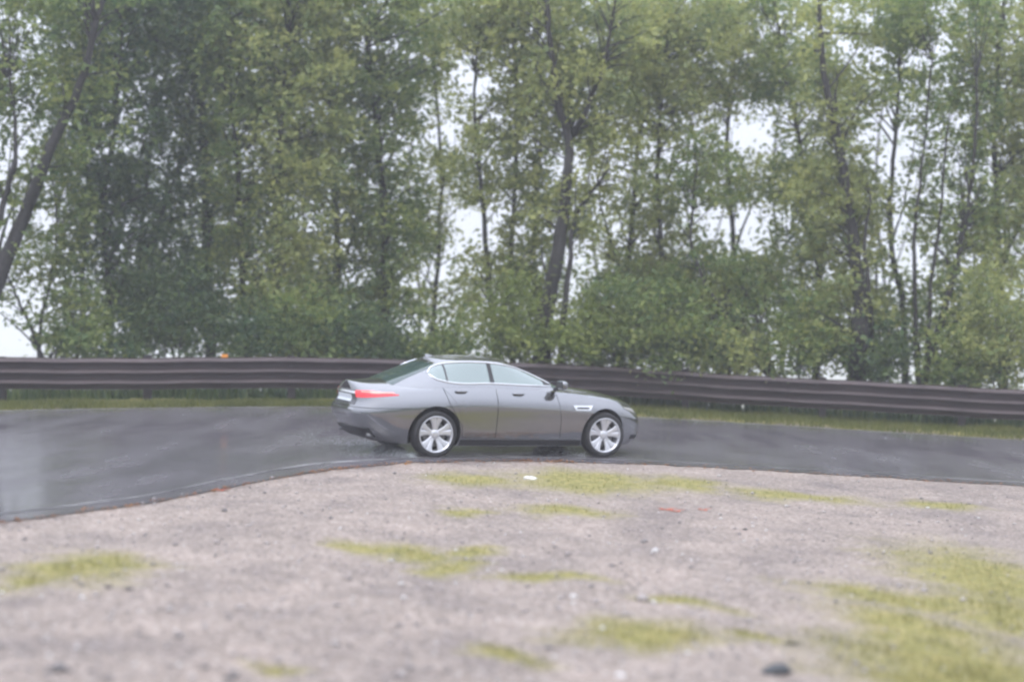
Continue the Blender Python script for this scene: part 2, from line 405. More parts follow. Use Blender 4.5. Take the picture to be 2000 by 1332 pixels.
def make_tree(name, label, cat, group, Y, stems, blobs, kind, nclump, front=0, per=21, sig=.13, size=.088, prune=True):
    if cat == 'tree' and prune: nclump = int(nclump * (1.8 if stems[0][0][0][0] < 700 else 1.5))
    """stems: list of ([(px,py)...], r0, r1); blobs: (px,py,rx,ry) regions of the crown, in photo scale at depth Y"""
    b0 = at(*stems[0][0][0], Y); gz = float(ground_z(b0.x, Y))
    t = empty(name, (b0.x, Y, gz), label, cat, group); o = Vector(t.location)
    V, F = [], []; tips = []
    for (pp, r0, r1) in stems:
        pts = [at(px, py, Y - (front if i > 0 else 0) + .25 * math.sin(i * 1.7 + px)) for i, (px, py) in enumerate(pp)]
        first = pts[0]
        if first.z > gz and pp is stems[0][0] or pp[0][1] > 640: pts.insert(0, Vector((first.x + (o.x - first.x) * .3, Y, gz - .3)))
        cp = curve_pts(pts); nn = len(cp)
        cp = [p + Vector((random.uniform(-1, 1), random.uniform(-1, 1), 0)) * .025 for p in cp]
        rad = [r0 + (r1 * .55 - r0) * (i / (nn - 1)) ** .7 for i in range(nn)]
        tube_geo([p - o for p in cp], rad, 8, V, F)
        tips += [(cp[i], rad[i]) for i in range(nn)]
    # crown clumps
    area = [b[2] * b[3] for b in blobs]; cl = []
    tries = 0
    while len(cl) < nclump and tries < nclump * 6:
        tries += 1
        b = random.choices(blobs, area)[0]
        a = random.uniform(0, 2 * math.pi); q = math.sqrt(random.random()) * random.uniform(.8, 1.1)
        px, py = b[0] + b[2] * q * math.cos(a), b[1] + b[3] * q * math.sin(a)
        dY = random.gauss(0, 1.0)
        if prune and not keep(px, py, Y): continue
        cl.append(at(px, py, Y + max(-1.8, min(1.8, dY))))
    # limbs from the stems to the clumps
    T = np.array([tuple(p) for p, r in tips]); Tr = np.array([r for p, r in tips])
    for c in random.sample(cl, min(len(cl), max(10, min(110, len(cl) // 4)))):
        d = T - np.array(c); d[:, 2] = d[:, 2] * .7 + .5; dist = np.linalg.norm(d, axis=1) + 4 * np.maximum(0, T[:, 2] - c.z)
        i = int(np.argmin(dist)); p0 = Vector(T[i]); L_ = (c - p0).length
        if L_ > 4.2 or L_ < .15: continue
        mid = p0.lerp(c, .5) + Vector((random.uniform(-.1, .1), random.uniform(-.1, .1), .12 * L_ * random.uniform(-.3, 1)))
        rr = min(Tr[i] * .55, .012 + .011 * L_)
        tube_geo([p - o for p in curve_pts([p0, mid, c], 3)], [rr * (1 - .12 * k) for k in range(7)], 5, V, F)
    mesh_obj('trunk' if cat == 'tree' else 'stems', V, F, M['bark'], t, smooth=True)
    P, Fq = leaves(np.array([tuple(c - o) for c in cl]), per, sig, size)
    quads_np('crown' if cat == 'tree' else 'foliage', P, Fq, LM[kind], t)
    return t
G = 'trees behind the guardrail'
def tr(label, Y, stems, blobs, kind, n, **kw): return make_tree(kw.pop('name', 'broadleaf_tree'), label, 'tree', G, Y, stems, blobs, kind, n, **kw)
tr('leaning dark tree with slanting trunk at the left edge of the photo', 35.5,
   [([(-75, 760), (-45, 660), (-5, 550), (40, 440), (75, 350), (118, 245), (155, 170), (190, 40)], .30, .13), ([(-20, 600), (-15, 480), (10, 390), (30, 300), (20, 150)], .14, .05)],
   [(60, 80, 200, 150), (10, 250, 130, 140), (-60, 100, 120, 160), (150, 240, 110, 90), (10, 440, 90, 90), (120, -60, 180, 100)], 'mid', 330, front=1.4)
tr('thin young tree curving left just above the rail at far left', 37, [([(100, 740), (78, 690), (60, 640), (35, 585), (15, 540)], .09, .05), ([(75, 690), (95, 560), (110, 450), (100, 330)], .07, .03)],
   [(60, 560, 90, 70), (110, 430, 80, 110), (120, 640, 70, 60)], 'mid', 95)
tr('slim tree with straight pale-gap crown second from the left rail end', 39, [([(165, 750), (165, 640), (160, 560), (175, 400), (160, 220), (170, 0)], .12, .05)],
   [(170, 330, 90, 160), (160, 120, 100, 140), (180, 550, 80, 110), (170, -40, 120, 80)], 'dark', 230)
tr('dark tree with upright trunk between the two slim left trunks', 38, [([(213, 750), (212, 640), (212, 560), (203, 400), (228, 220), (235, 60), (240, -80)], .14, .06)],
   [(230, 440, 90, 120), (240, 260, 90, 130), (220, 90, 120, 130), (250, -40, 130, 80)], 'dark', 230)
tr('tall dark tree right of the amber reflector gap with forked top', 40, [([(262, 750), (262, 650), (264, 590), (280, 420), (300, 220), (300, -60)], .15, .07), ([(270, 520), (330, 380), (370, 250)], .07, .03)],
   [(310, 560, 100, 110), (320, 380, 100, 130), (320, 180, 110, 140), (330, 0, 130, 120)], 'dark', 420)
tr('thick trunked dense tree rising over the amber reflector', 41, [([(412, 760), (410, 640), (404, 430), (396, 250), (380, 0), (375, -100)], .24, .12), ([(404, 450), (440, 330), (470, 200)], .10, .04)],
   [(420, 380, 100, 160), (420, 180, 110, 140), (400, 20, 130, 120), (430, 570, 90, 100)], 'mid', 430)
tr('full green tree left of the car with crown reaching the top', 38.5, [([(482, 750), (478, 600), (470, 480), (465, 340), (450, 180), (455, -40)], .14, .06)],
   [(500, 500, 90, 120), (500, 300, 100, 140), (500, 110, 120, 140), (520, -40, 140, 90)], 'mid', 400)
tr('bright olive topped tree above the rear of the car to the left', 37.5, [([(548, 750), (546, 600), (540, 400), (552, 200), (565, 0), (570, -80)], .14, .06), ([(546, 520), (610, 490), (690, 476)], .035, .012)],
   [(600, 60, 120, 130), (600, 240, 100, 130), (600, 400, 90, 120), (570, 580, 90, 100), (640, -50, 130, 80)], 'olive', 430)
tr('broad dark tree directly behind the car boot', 40, [([(642, 760), (648, 600), (660, 470), (645, 300), (640, 150), (610, -50)], .17, .07), ([(650, 560), (700, 430), (720, 300)], .08, .03)],
   [(680, 330, 90, 130), (670, 520, 90, 110), (690, 150, 100, 130), (680, 0, 120, 100), (650, 650, 80, 60)], 'mid', 400)
tr('tree with bare lower trunk above the car rear window', 39, [([(748, 760), (750, 620), (752, 500), (748, 400), (735, 240), (712, 60), (700, -60)], .20, .08)],
   [(760, 330, 80, 130), (770, 480, 80, 110), (780, 120, 100, 120), (760, 620, 70, 70), (790, 0, 110, 80)], 'mid', 330)
tr('airy tree beside the largest sky gap above the car roof', 42, [([(838, 760), (846, 640), (855, 520), (862, 330), (850, 150), (846, -20)], .12, .05), ([(855, 480), (820, 380), (790, 260)], .05, .02)],
   [(850, 380, 90, 110), (850, 200, 90, 130), (870, 20, 110, 100), (850, 570, 80, 100)], 'olive', 260)
tr('slender trunked tree over the car roof left of its pair', 38, [([(975, 750), (966, 640), (953, 545), (945, 440), (938, 330), (925, 210), (935, 60)], .14, .05)],
   [(940, 330, 80, 90), (950, 60, 100, 90), (960, 210, 80, 80), (950, 560, 70, 80)], 'olive', 190)
tr('slender trunked tree over the car roof right of its pair', 38.6, [([(1002, 750), (1000, 640), (999, 500), (1003, 400), (1012, 220), (1000, 40), (1000, -60)], .12, .05)],
   [(1010, 300, 70, 110), (1020, 110, 90, 110), (1010, 0, 100, 80), (1010, 480, 60, 80)], 'olive', 190)
tr('narrow straight tree just left of the forked tree', 39.5, [([(1046, 750), (1046, 600), (1044, 430), (1058, 250), (1050, 60), (1045, -80)], .11, .05)],
   [(1050, 330, 70, 100), (1070, 150, 80, 110), (1060, 0, 100, 90), (1050, 520, 60, 90)], 'mid', 180)
tr('tall tree with thick forked trunk above the car windscreen', 37, [([(1058, 760), (1062, 650), (1072, 580), (1088, 500), (1100, 420), (1107, 340), (1110, 275), (1088, 190), (1072, 60), (1070, -60)], .33, .08),
   ([(1090, 760), (1098, 640), (1112, 520), (1120, 440), (1145, 390), (1190, 330)], .13, .05), ([(1110, 275), (1138, 230), (1180, 120), (1205, -20)], .12, .05)],
   [(1130, 200, 120, 110), (1150, 60, 140, 100), (1100, 420, 70, 80), (1190, 330, 90, 80), (1060, -30, 120, 80)], 'olive', 380, front=1.4)
tr('leafy olive tree standing behind the car bonnet', 40, [([(1210, 760), (1222, 600), (1232, 450), (1248, 250), (1258, 60), (1262, -60)], .15, .06), ([(1225, 560), (1180, 430), (1160, 300)], .06, .03)],
   [(1240, 460, 90, 110), (1240, 240, 100, 120), (1250, 60, 120, 110), (1230, 590, 90, 80)], 'olive', 330)
tr('dense olive tree over the nose of the car', 39, [([(1305, 760), (1298, 620), (1290, 480), (1284, 300), (1300, 120), (1310, -60)], .14, .06)],
   [(1310, 440, 90, 100), (1320, 220, 110, 120), (1340, 50, 130, 110), (1300, 580, 90, 90)], 'olive', 360)
tr('tree with a low slanting trunk leaning left over the rail', 38, [([(1512, 745), (1495, 700), (1455, 655), (1415, 610), (1380, 560), (1350, 470), (1360, 330)], .15, .04)],
   [(1400, 540, 100, 80), (1370, 350, 90, 90), (1410, 640, 90, 60)], 'mid', 210, front=1.4)
tr('light crowned tree between the two sky gaps right of the car', 41, [([(1440, 760), (1436, 600), (1430, 450), (1420, 250), (1440, 80), (1440, -60)], .13, .05), ([(1433, 500), (1470, 400), (1530, 330)], .05, .02)],
   [(1430, 120, 120, 120), (1450, 340, 90, 80), (1450, 520, 90, 100), (1450, -10, 130, 80)], 'olive', 320)
tr('olive tree with sparse top left of the thick dark trunk', 40, [([(1592, 760), (1598, 620), (1602, 500), (1580, 380), (1556, 250), (1520, 60), (1510, -50)], .16, .06)],
   [(1570, 400, 90, 110), (1560, 180, 100, 120), (1560, 40, 110, 90), (1560, 560, 90, 100)], 'mid', 320)
tr('thick dark trunked tree on the right with rounded olive crown', 37, [([(1672, 770), (1676, 680), (1681, 590), (1668, 480), (1648, 330), (1610, 140), (1600, -20)], .36, .08), ([(1700, 770), (1700, 600), (1690, 480), (1700, 380)], .12, .04)],
   [(1640, 360, 100, 90), (1650, 470, 90, 80), (1640, 200, 90, 80), (1630, 40, 100, 90), (1650, 610, 80, 80)], 'olive', 370, front=1.4)
tr('very thin tall tree crossing the right hand sky gaps', 38.5, [([(1768, 770), (1766, 690), (1764, 600), (1745, 510), (1738, 390), (1750, 260), (1757, 130), (1760, 0), (1765, -80)], .13, .05), ([(1740, 480), (1770, 380), (1790, 250)], .04, .02)],
   [(1750, 160, 90, 110), (1740, 30, 110, 90), (1730, 400, 60, 80), (1740, 590, 60, 70)], 'mid', 150)
tr('multi stemmed tree fanning out near the right rail end', 37.5, [([(1800, 790), (1815, 700), (1838, 630), (1862, 545), (1880, 450), (1900, 330), (1910, 150)], .16, .05),
   ([(1795, 790), (1790, 700), (1788, 600), (1785, 470), (1800, 330), (1820, 120)], .12, .04), ([(1806, 790), (1812, 680), (1818, 560), (1835, 430), (1850, 250)], .10, .04)],
   [(1850, 400, 110, 120), (1850, 200, 110, 120), (1840, 40, 110, 100), (1850, 600, 80, 80)], 'mid', 330, front=1.4)
tr('tree at the right edge of the photo with even olive crown', 39, [([(1960, 790), (1955, 650), (1950, 480), (1942, 250), (1960, 40), (1965, -60)], .15, .06), ([(1950, 520), (2010, 400), (2040, 250)], .07, .03)],
   [(1970, 420, 90, 130), (1960, 220, 90, 120), (1960, 60, 110, 110), (2030, 250, 80, 160)], 'olive', 330)
# a looser second row further down the bank
for k, (px, Y) in enumerate([(120, 50), (360, 48), (600, 49), (810, 52), (1160, 50), (1350, 53), (1520, 50), (1720, 52), (1900, 49)]):
    tr(['pale far tree down the bank behind the leaning left tree', 'far dense tree down the bank behind the amber reflector', 'far tree down the bank left of the car boot', 'far tree down the bank seen in the gap above the car roof',
        'far tree down the bank behind the forked trunk', 'far tree down the bank behind the car nose', 'far tree down the bank behind the low slanting trunk', 'far tree down the bank behind the very thin tree', 'far tree down the bank behind the fanning stems'][k], Y,
       [([(px, 800), (px + 10, 600), (px - 10, 350), (px + 15, 100), (px, -40)], .10, .03), ([(px, 600), (px + 60, 420), (px + 80, 250)], .05, .02)],
       [(px, 130, 120, 150), (px, 380, 120, 150), (px + 10, 600, 120, 110)], ['dark', 'dark', 'mid', 'mid', 'mid', 'mid', 'mid', 'mid', 'mid'][k], 55 if k in (1, 2) else 34, per=18, sig=.16, size=.10)
# trees just outside the frame on either side, for the view from a step away
for k, (px, Y) in enumerate([(-190, 37), (-360, 39), (2120, 38), (2290, 37)]):
    tr(['leafy tree beyond the left edge nearest the leaning trunk', 'leafy tree farthest beyond the left edge', 'olive tree just beyond the right edge', 'olive tree farthest beyond the right edge'][k], Y,
       [([(px, 760), (px + 8, 500), (px - 12, 250), (px, -40)], .2, .06)], [(px, 100, 130, 150), (px, 340, 130, 150), (px, 570, 110, 120)], 'mid' if k < 2 else 'olive', 800, prune=False)

GB = 'bushes along the back of the guardrail'
def bush(label, px, py, rx_, ry_, Y, kind, n, **kw):
    st = [([(px + q * rx_ * .15, 765), (px + q * rx_ * .4, py), (px + q * rx_ * .7, py - ry_ * .7)], .035, .012) for q in (-1, -.3, .4, 1)]
    make_tree('bush', label, 'bush', GB, Y, st, [(px, py, rx_, ry_), (px + rx_ * .4, py + ry_ * .5, rx_ * .8, ry_ * .7), (px - rx_ * .4, py + ry_ * .6, rx_ * .8, ry_ * .6)], kind, int(n * 1.35), per=26, sig=.17, size=.08, prune=False, **kw)
bush('bright yellow green bush behind the car roof front', 1010, 610, 60, 75, 36.3, 'lime', 105)
bush('yellow green bush behind the car windscreen', 1140, 640, 70, 60, 36.0, 'lime', 90)
bush('tall green bush behind the car bonnet', 1215, 600, 75, 100, 36.6, 'mid', 130)
bush('wide green bush past the nose of the car', 1325, 620, 85, 100, 36.6, 'mid', 150)
bush('olive bush at the foot of the slanting trunk', 1420, 680, 55, 45, 36.4, 'olive', 50)
bush('rounded green bush left of the thick dark trunk', 1575, 640, 75, 75, 36.6, 'mid', 115)
bush('dark bush between the thick dark trunk and fanning stems', 1725, 680, 45, 65, 36.4, 'dark', 60)
bush('tall olive bush at the right end of the rail', 1955, 610, 80, 130, 35.6, 'olive', 170)
bush('dark bush below the fanning stems', 1870, 700, 60, 60, 35.6, 'mid', 75)
bush('dark shaded bush left of the amber reflector', 330, 580, 90, 90, 37, 'dark', 170)
bush('low dark bush right of the amber reflector', 500, 640, 70, 60, 36, 'dark', 90)
bush('green bush between the reflector and the car boot', 590, 620, 75, 80, 36.2, 'mid', 130)
bush('dark green bush directly over the car boot', 685, 650, 65, 70, 36.2, 'dark', 110)
bush('sparse bush over the car rear window', 870, 650, 55, 50, 36.4, 'mid', 55)
bush('loose grey green bush at the left rail end', 165, 620, 60, 70, 36, 'mid', 60)
bush('low bush under the left slim trunks', 235, 690, 60, 35, 36, 'dark', 45)
bush('dark bush behind the car roof rear', 765, 680, 60, 50, 37, 'dark', 70)

# unseen tree belt added behind the camera to darken reflections on car and road
n = 5200; P = np.stack([rng.uniform(-75, 75, n), rng.normal(-34, 2.5, n), rng.uniform(-.5, 1, n)], -1)
P[:, 2] = -1 + (P[:, 2] * .5 + .5) * (9 + 2.0 * np.sin(P[:, 0] * .31) + 1.3 * np.sin(P[:, 0] * .83 + 1))
Vw, Fw = leaves(P, 5, .6, .42)
o = quads_np('added_tree_belt', Vw, Fw, LM['dark']); tag(o, 'unseen belt of dark foliage added behind the camera for reflections', 'added_tree_belt', kind='stuff')

# ------------------------------------------------------------------ gravel, grass
def stones_stuff():
    n = 15000
    u = rng.random(n); y = 6.5 / (1 - u * (1 - 6.5 / 22)); x = rng.uniform(-.42, .42, n) * y * 1.15
    ok = (y < near_y(x) - .02 + rng.exponential(.14, n)); x, y = x[ok], y[ok]
    gm = grass_mask(x, y); ok = rng.random(len(x)) > gm * 1.1; x, y = x[ok], y[ok]; n = len(x)
    s = rng.lognormal(-4.55, .5, n); z = np.maximum(ground_z(x, y), np.where(y > near_y(x) - .05, base_z(x, y) + .012, -9)) + s * .25
    base = np.array([[1, 0, 0], [-1, 0, 0], [0, 1, 0], [0, -1, 0], [0, 0, 1], [0, 0, -1]], float)
    f = np.array([[0, 2, 4], [2, 1, 4], [1, 3, 4], [3, 0, 4], [2, 0, 5], [1, 2, 5], [3, 1, 5], [0, 3, 5]])
    an = rng.uniform(0, 6.28, n); P = base[None] * rng.uniform(.6, 1.2, (n, 6, 1)) * s[:, None, None]; P[:, :, 2] *= .6
    c, s_ = np.cos(an)[:, None], np.sin(an)[:, None]
    X = P[:, :, 0] * c - P[:, :, 1] * s_; Y = P[:, :, 0] * s_ + P[:, :, 1] * c
    V = np.stack([X + x[:, None], Y + y[:, None], P[:, :, 2] + z[:, None]], -1).reshape(-1, 3)
    F = (f[None] + (np.arange(n) * 6)[:, None, None]).reshape(-1, 3)
    m, t, b = nmat('loose_stone'); geo = N(t, 'ShaderNodeNewGeometry'); cr = N(t, 'ShaderNodeValToRGB'); e = cr.color_ramp.elements; e.new(.5); e.new(.9)
    for i, (p_, c_) in enumerate([(0, (.15, .14, .14)), (.4, (.32, .285, .27)), (.88, (.45, .41, .39)), (1, (.68, .66, .64))]): e[i].position = p_; e[i].color = (*c_, 1)
    t.links.new(geo.outputs['Random Per Island'], cr.inputs[0]); t.links.new(cr.outputs[0], b.inputs['Base Color']); b.inputs['Roughness'].default_value = .6
    o = quads_np('gravel', V, F, m); tag(o, 'small loose pinkish grey stones scattered over the verge', 'gravel', kind='stuff')
stones_stuff()
def blades(name, label, x, y, hmin, hmax, wdt, m):
    n = len(x); z = ground_z(x, y); h = rng.uniform(hmin, hmax, n); an = rng.uniform(0, 6.28, n); ln = rng.uniform(0, .7, n) * h
    dx, dy = np.cos(an), np.sin(an); bx, by = -dy * wdt, dx * wdt
    V = np.stack([np.stack([x - bx, y - by, z - .005], -1), np.stack([x + bx, y + by, z - .005], -1), np.stack([x + dx * ln, y + dy * ln, z + h], -1)], 1).reshape(-1, 3)
    o = quads_np(name, V, np.arange(n * 3).reshape(-1, 3), m); tag(o, label, 'grass', kind='stuff')
M['grass'] = leaf_material('grass_blade', (.15, .15, .05), (.25, .23, .085), (.38, .33, .16))
n = 260000; u = rng.random(n); y = 6.5 / (1 - u * (1 - 6.5 / 23)); x = rng.uniform(-.42, .42, n) * y * 1.15
gm = grass_mask(x, y); nz = .5 + .5 * np.sin(x * 7 + 2 * np.sin(y * 3)) * np.sin(y * 5 + x); ok = (y < near_y(x)) & (rng.random(n) < np.clip(gm * 1.5 - .32, 0, 1) * (.35 + .65 * nz))
blades('verge_grass', 'short yellow green grass in thin patches on the gravel', x[ok], y[ok], .012, .055, .004, M['grass'])
n = 60000; x = rng.uniform(-20, 20, n); y = far_y(x) + rng.random(n) ** .8 * (rail_y(x) - far_y(x) + np.where(x < -1, -.7, .9))
M['grass2'] = leaf_material('roadside_grass_blade', (.10, .12, .03), (.17, .19, .05), (.27, .27, .09))
blades('roadside_grass', 'green and yellow grass strip under the guardrail', x, y, .04, .16, .012, M['grass2'])
n = 40000; x = rng.uniform(-22, 22, n); y = rail_y(x) + .6 + rng.random(n) * 6
def blades_z(x, y): return ground_z(x, y)
blades('bank_undergrowth', 'dark green undergrowth on the bank behind the guardrail', x, y, .2, .8, .03, LM['dark'])

# ------------------------------------------------------------------ small things on the verge
def rock(name, label, cat, px, py, size, col, seed, rough=.8, zs=.5, group=None):
    p = hit(px, py); bm = bmesh.new(); bmesh.ops.create_icosphere(bm, subdivisions=3, radius=1)
    r2 = random.Random(seed); k = [Vector((r2.uniform(-1, 1), r2.uniform(-1, 1), r2.uniform(-1, 1))).normalized() for _ in range(7)]
    for v in bm.verts:
        d = v.co.normalized(); s = 1 - sum(.25 * max(0, d.dot(q) - .55) for q in k) + .05 * math.sin(d.x * 9 + seed) * math.sin(d.z * 8)
        v.co = Vector((d.x * size[0], d.y * size[1], d.z * size[2] + size[2] * zs)) * s
    o = bm_obj(name, bm, mat(name + '_surface', col, rough, noise=.35, nscale=25, bump=.5), None, True)
    o.location = (p.x, p.y, float(ground_z(p.x, p.y)) - size[2] * .15); tag(o, label, cat, group); return o
rk = rock('rock', 'dark wet rock in the near verge at bottom right', 'rock', 1515, 1318, (.115, .07, .05), (.045, .05, .055), 3, .45)
rk.rotation_euler = (0, -.12, .2)
rock('pebble', 'small black pebble right of centre on the bare gravel', 'stone', 1455, 1036, (.03, .02, .015), (.03, .03, .03), 5)
rock('pebble', 'dark flat pebble just above the dark wet rock', 'stone', 1545, 1258, (.06, .02, .012), (.03, .028, .025), 8)
rock('pebble', 'dark grey pebble below the left grass patch', 'stone', 253, 1158, (.03, .02, .018), (.06, .06, .06), 9)
rock('pebble', 'grey stone lying left of the other dark pebble at left', 'stone', 212, 1152, (.03, .02, .018), (.09, .08, .08), 19)
rock('white_stone', 'white stone on grass by the road edge below the car', 'stone', 1035, 933, (.10, .05, .04), (.75, .73, .70), 12)
rock('white_stone', 'whitish stone in the middle of the right gravel', 'stone', 1278, 1078, (.04, .03, .03), (.6, .58, .57), 13)
rock('white_stone', 'white stone at the very bottom of the verge', 'stone', 1212, 1326, (.04, .03, .025), (.65, .62, .6), 15)
def dead_leaf(px, py, label, s=.05):
    p = hit(px, py); z = float(ground_z(p.x, p.y)); V = []; n = 10
    for k in range(n):
        a = 2 * math.pi * k / n; r = s * (1 + .35 * math.cos(5 * a)); V.append((r * 1.5 * math.cos(a), r * math.sin(a), .012 + .01 * math.cos(2 * a)))
    o = mesh_obj('fallen_leaf', V, [tuple(range(n))], M['deadleaf']); sm = o.modifiers.new('s', 'SOLIDIFY'); sm.thickness = .002
    o.location = (p.x, p.y, z + .004); tag(o, label, 'leaf', 'fallen red leaves')
M['deadleaf'] = mat('red_leaf', (.38, .10, .055), .6, noise=.3, nscale=30)
n = 900; x = rng.uniform(-7, 1, n) ; x = np.where(rng.random(n) < .75, x, rng.uniform(0, 9, n)); y = near_y(x) - .10 + rng.normal(0, .13, n); z = base_z(x, y) + .022
a = rng.uniform(0, 6.28, n); sz = rng.uniform(.012, .035, n); ca, sa = np.cos(a) * sz, np.sin(a) * sz; tl_ = rng.uniform(.0, .02, n)
V = np.stack([np.stack([x - ca, y - sa, z], -1), np.stack([x + sa * .6, y - ca * .6, z + tl_], -1), np.stack([x + ca, y + sa, z + .004], -1), np.stack([x - sa * .6, y + ca * .6, z + tl_], -1)], 1).reshape(-1, 3)
o = quads_np('leaf_litter', V, np.arange(n * 4).reshape(-1, 4), leaf_material('litter_leaf', (.14, .07, .035), (.30, .13, .05), (.48, .25, .09))); tag(o, 'brown and orange leaf litter along the near road edge', 'leaf litter', kind='stuff')
for px, py, lb, s in [(1303, 999, 'reddish fallen leaf on right gravel, left one of the pair', .07), (1322, 1003, 'reddish fallen leaf on right gravel, middle one', .05), (1375, 998, 'reddish fallen leaf on right gravel, right one of three', .045),
                      (432, 958, 'reddish leaf lying at the left road edge', .06)]:
    dead_leaf(px, py, lb, s)

# ------------------------------------------------------------------ the car
#<CAR>
M['paint'] = mat('grey_metallic_paint', (.255, .26, .272), .13, metal=.92, coat=1.0)
M['black'] = mat('black_plastic', (.02, .02, .022), .5)
M['gap'] = mat('door_gap_dark', (.008, .008, .008), .8)
M['glass'] = mat('tinted_glass', (.13, .19, .18), .05, ior=2.15, coat=.8)
M['rearglass'] = mat('rear_glass', (.04, .07, .065), .05, ior=1.7)
M['chrome'] = mat('chrome', (.82, .83, .85), .12, metal=1.0)
M['alloy'] = mat('silver_alloy', (.62, .63, .66), .28, metal=.55, coat=.5)
M['tyre'] = mat('tyre_rubber', (.018, .018, .02), .7, bump=.2, nscale=60)
M['liner'] = mat('wheel_arch_liner', (.008, .008, .009), .9)
M['plate'] = mat('plate_white', (.62, .66, .70), .3)
M['tail'] = mat('tail_lamp_red', (.55, .012, .02), .10, coat=1.0, emit=((1.0, .05, .08), .38))
M['lamp'] = mat('headlamp_clear', (.45, .44, .42), .08, coat=1.0)
M['brake'] = mat('brake_steel', (.16, .16, .165), .4, metal=.8)
TH = 27.5; SCL = 1.033
_rc = hit(847, 890); _cs, _sn = math.cos(R(TH)), math.sin(R(TH))
WB = 2.909; TRK = .80; _rc = Vector((_rc.x + .03, _rc.y - .33, _rc.z))
def _road(x, y): return float(base_z(x, y))
_o = Vector((_rc.x, _rc.y, 0)) + Vector((-_sn, _cs, 0)) * .93           # centre of the rear axle on the ground
_o.z = (_road(_rc.x, _rc.y) + _road(_rc.x - 1.8 * _sn, _rc.y + 1.8 * _cs)) / 2
_f = _o + Vector((_cs, _sn, 0)) * WB; _a = _f - Vector((-_sn, _cs, 0)) * .9; _b = _f + Vector((-_sn, _cs, 0)) * .9
_f.z = (_road(_a.x, _a.y) + _road(_b.x, _b.y)) / 2
_X = (_f - _o).normalized(); _Yv = Vector((-_sn, _cs, (_road(_rc.x - 1.8 * _sn, _rc.y + 1.8 * _cs) - _road(_rc.x, _rc.y)) / 1.8)).normalized()
_Z = _X.cross(_Yv).normalized(); _Yv = _Z.cross(_X)
car = empty('sedan_car', (0, 0, 0), 'grey metallic four door sedan driving right on the wet road', 'car')
car.matrix_world = Matrix(((_X.x, _Yv.x, _Z.x, _o.x), (_X.y, _Yv.y, _Z.y, _o.y), (_X.z, _Yv.z, _Z.z, _o.z + .002), (0, 0, 0, 1))) @ Matrix.Scale(SCL, 4)

# --- body surface: closed rings round the car, sides then the tops of boot and bonnet
SH = pchip([-1.2, -1.05, -.6, 0, .6, 1.3, 2.0, 2.5, 2.9, 3.3, 3.6, 3.8], [.93, .945, .975, 1.025, 1.05, 1.04, 1.01, .975, .93, .865, .785, .70])
TP = pchip([-1.2, -1.09, -.9, -.4, .2, 1.3, 2.1, 2.6, 3.0, 3.3, 3.55, 3.7, 3.8], [1.04, 1.07, 1.082, 1.115, 1.12, 1.10, 1.07, 1.045, 1.005, .95, .885, .81, .72])
ZB = pchip([-1.2, -.9, -.5, .5, 2.4, 3.4, 3.7, 3.8], [.30, .23, .20, .175, .175, .18, .19, .20])
def plan(t, xr, xf, W, n=3.6):
    """t in [0,1): rear centre -> right side (-y) -> front centre -> left side"""
    a = 2 * math.pi * t; c, s = -math.cos(a), -math.sin(a)
    xm, L_ = (xr + xf) / 2, (xf - xr) / 2
    e = 2 / n
    return xm + L_ * math.copysign(abs(c) ** e, c), W * math.copysign(abs(s) ** e, s)
def ring_t(nt_):   # even spacing along the outline
    ts = np.linspace(0, 1, 4001); P = np.array([plan(t, -1.15, 3.79, .93) for t in ts]); d = np.r_[0, np.cumsum(np.hypot(*np.diff(P, axis=0).T))]
    return np.interp(np.arange(nt_) / nt_ * d[-1], d, ts)
def side(t, v):
    """v 0..1 from sill to shoulder"""
    bul = [(0, .835), (.10, .872), (.25, .905), (.42, .924), (.55, .936), (.66, .940), (.73, .935), (.80, .919), (.87, .890), (.94, .856), (1.0, .820)]
    W = float(np.interp(v, [q[0] for q in bul], [q[1] for q in bul]))
    xr = float(np.interp(v, [0, .15, .35, .55, .66, .80, .94, 1], [-.86, -1.03, -1.14, -1.20, -1.14, -1.09, -1.10, -1.09]))
    xf = float(np.interp(v, [0, .12, .3, .55, .8, 1], [3.72, 3.80, 3.84, 3.85, 3.82, 3.73]))
    x, y = plan(t, xr, xf, W, 4.3)
    # the body narrows a little at both ends
    k = 1 - .055 * float(sstep(.2, 1.0, (-x - .1) / 1.05)) - .10 * float(sstep(.2, 1, (x - 2.6) / 1.15)); y *= k
    # bulged arches
    for ax in (0, WB):
        y *= 1 + .012 * math.exp(-((x - ax) / .45) ** 2) * math.exp(-((v - .6) / .3) ** 2)
    zb, zs = float(ZB(x)), float(SH(x)); z = zb + (zs - zb) * v
    return Vector((x, y, z))
def topp(t, k):
    p = side(t, 1.0); zs, zt = p.z, float(TP(p.x)); g_ = 1 - k ** 2.4
    return Vector((p.x, p.y * k, zs + (zt - zs) * g_))
NT = 220; TS = ring_t(NT)
vs = [0, .04, .1, .18, .26, .34, .42, .5, .58, .66, .73, .8, .86, .91, .955, 1.0]
rings = [[side(t, v) for t in TS] for v in vs] + [[topp(t, k) for t in TS] for k in (.975, .94, .88, .78, .64, .45, .22, .0)]
bottom = [[Vector((side(t, 0).x, side(t, 0).y * k, side(t, 0).z)) for t in TS] for k in (0, .5)]
rings = bottom + rings
BV = [p for r_ in rings for p in r_]; BF = []
for i in range(len(rings) - 1):
    for k in range(NT):
        k2 = (k + 1) % NT; BF.append((i * NT + k, i * NT + k2, (i + 1) * NT + k2, (i + 1) * NT + k))
def weld(o, d=.0008):
    bm = bmesh.new(); bm.from_mesh(o.data); bmesh.ops.remove_doubles(bm, verts=bm.verts, dist=d)
    bmesh.ops.dissolve_degenerate(bm, edges=bm.edges, dist=1e-5); bmesh.ops.recalc_face_normals(bm, faces=bm.faces); bm.to_mesh(o.data); bm.free()
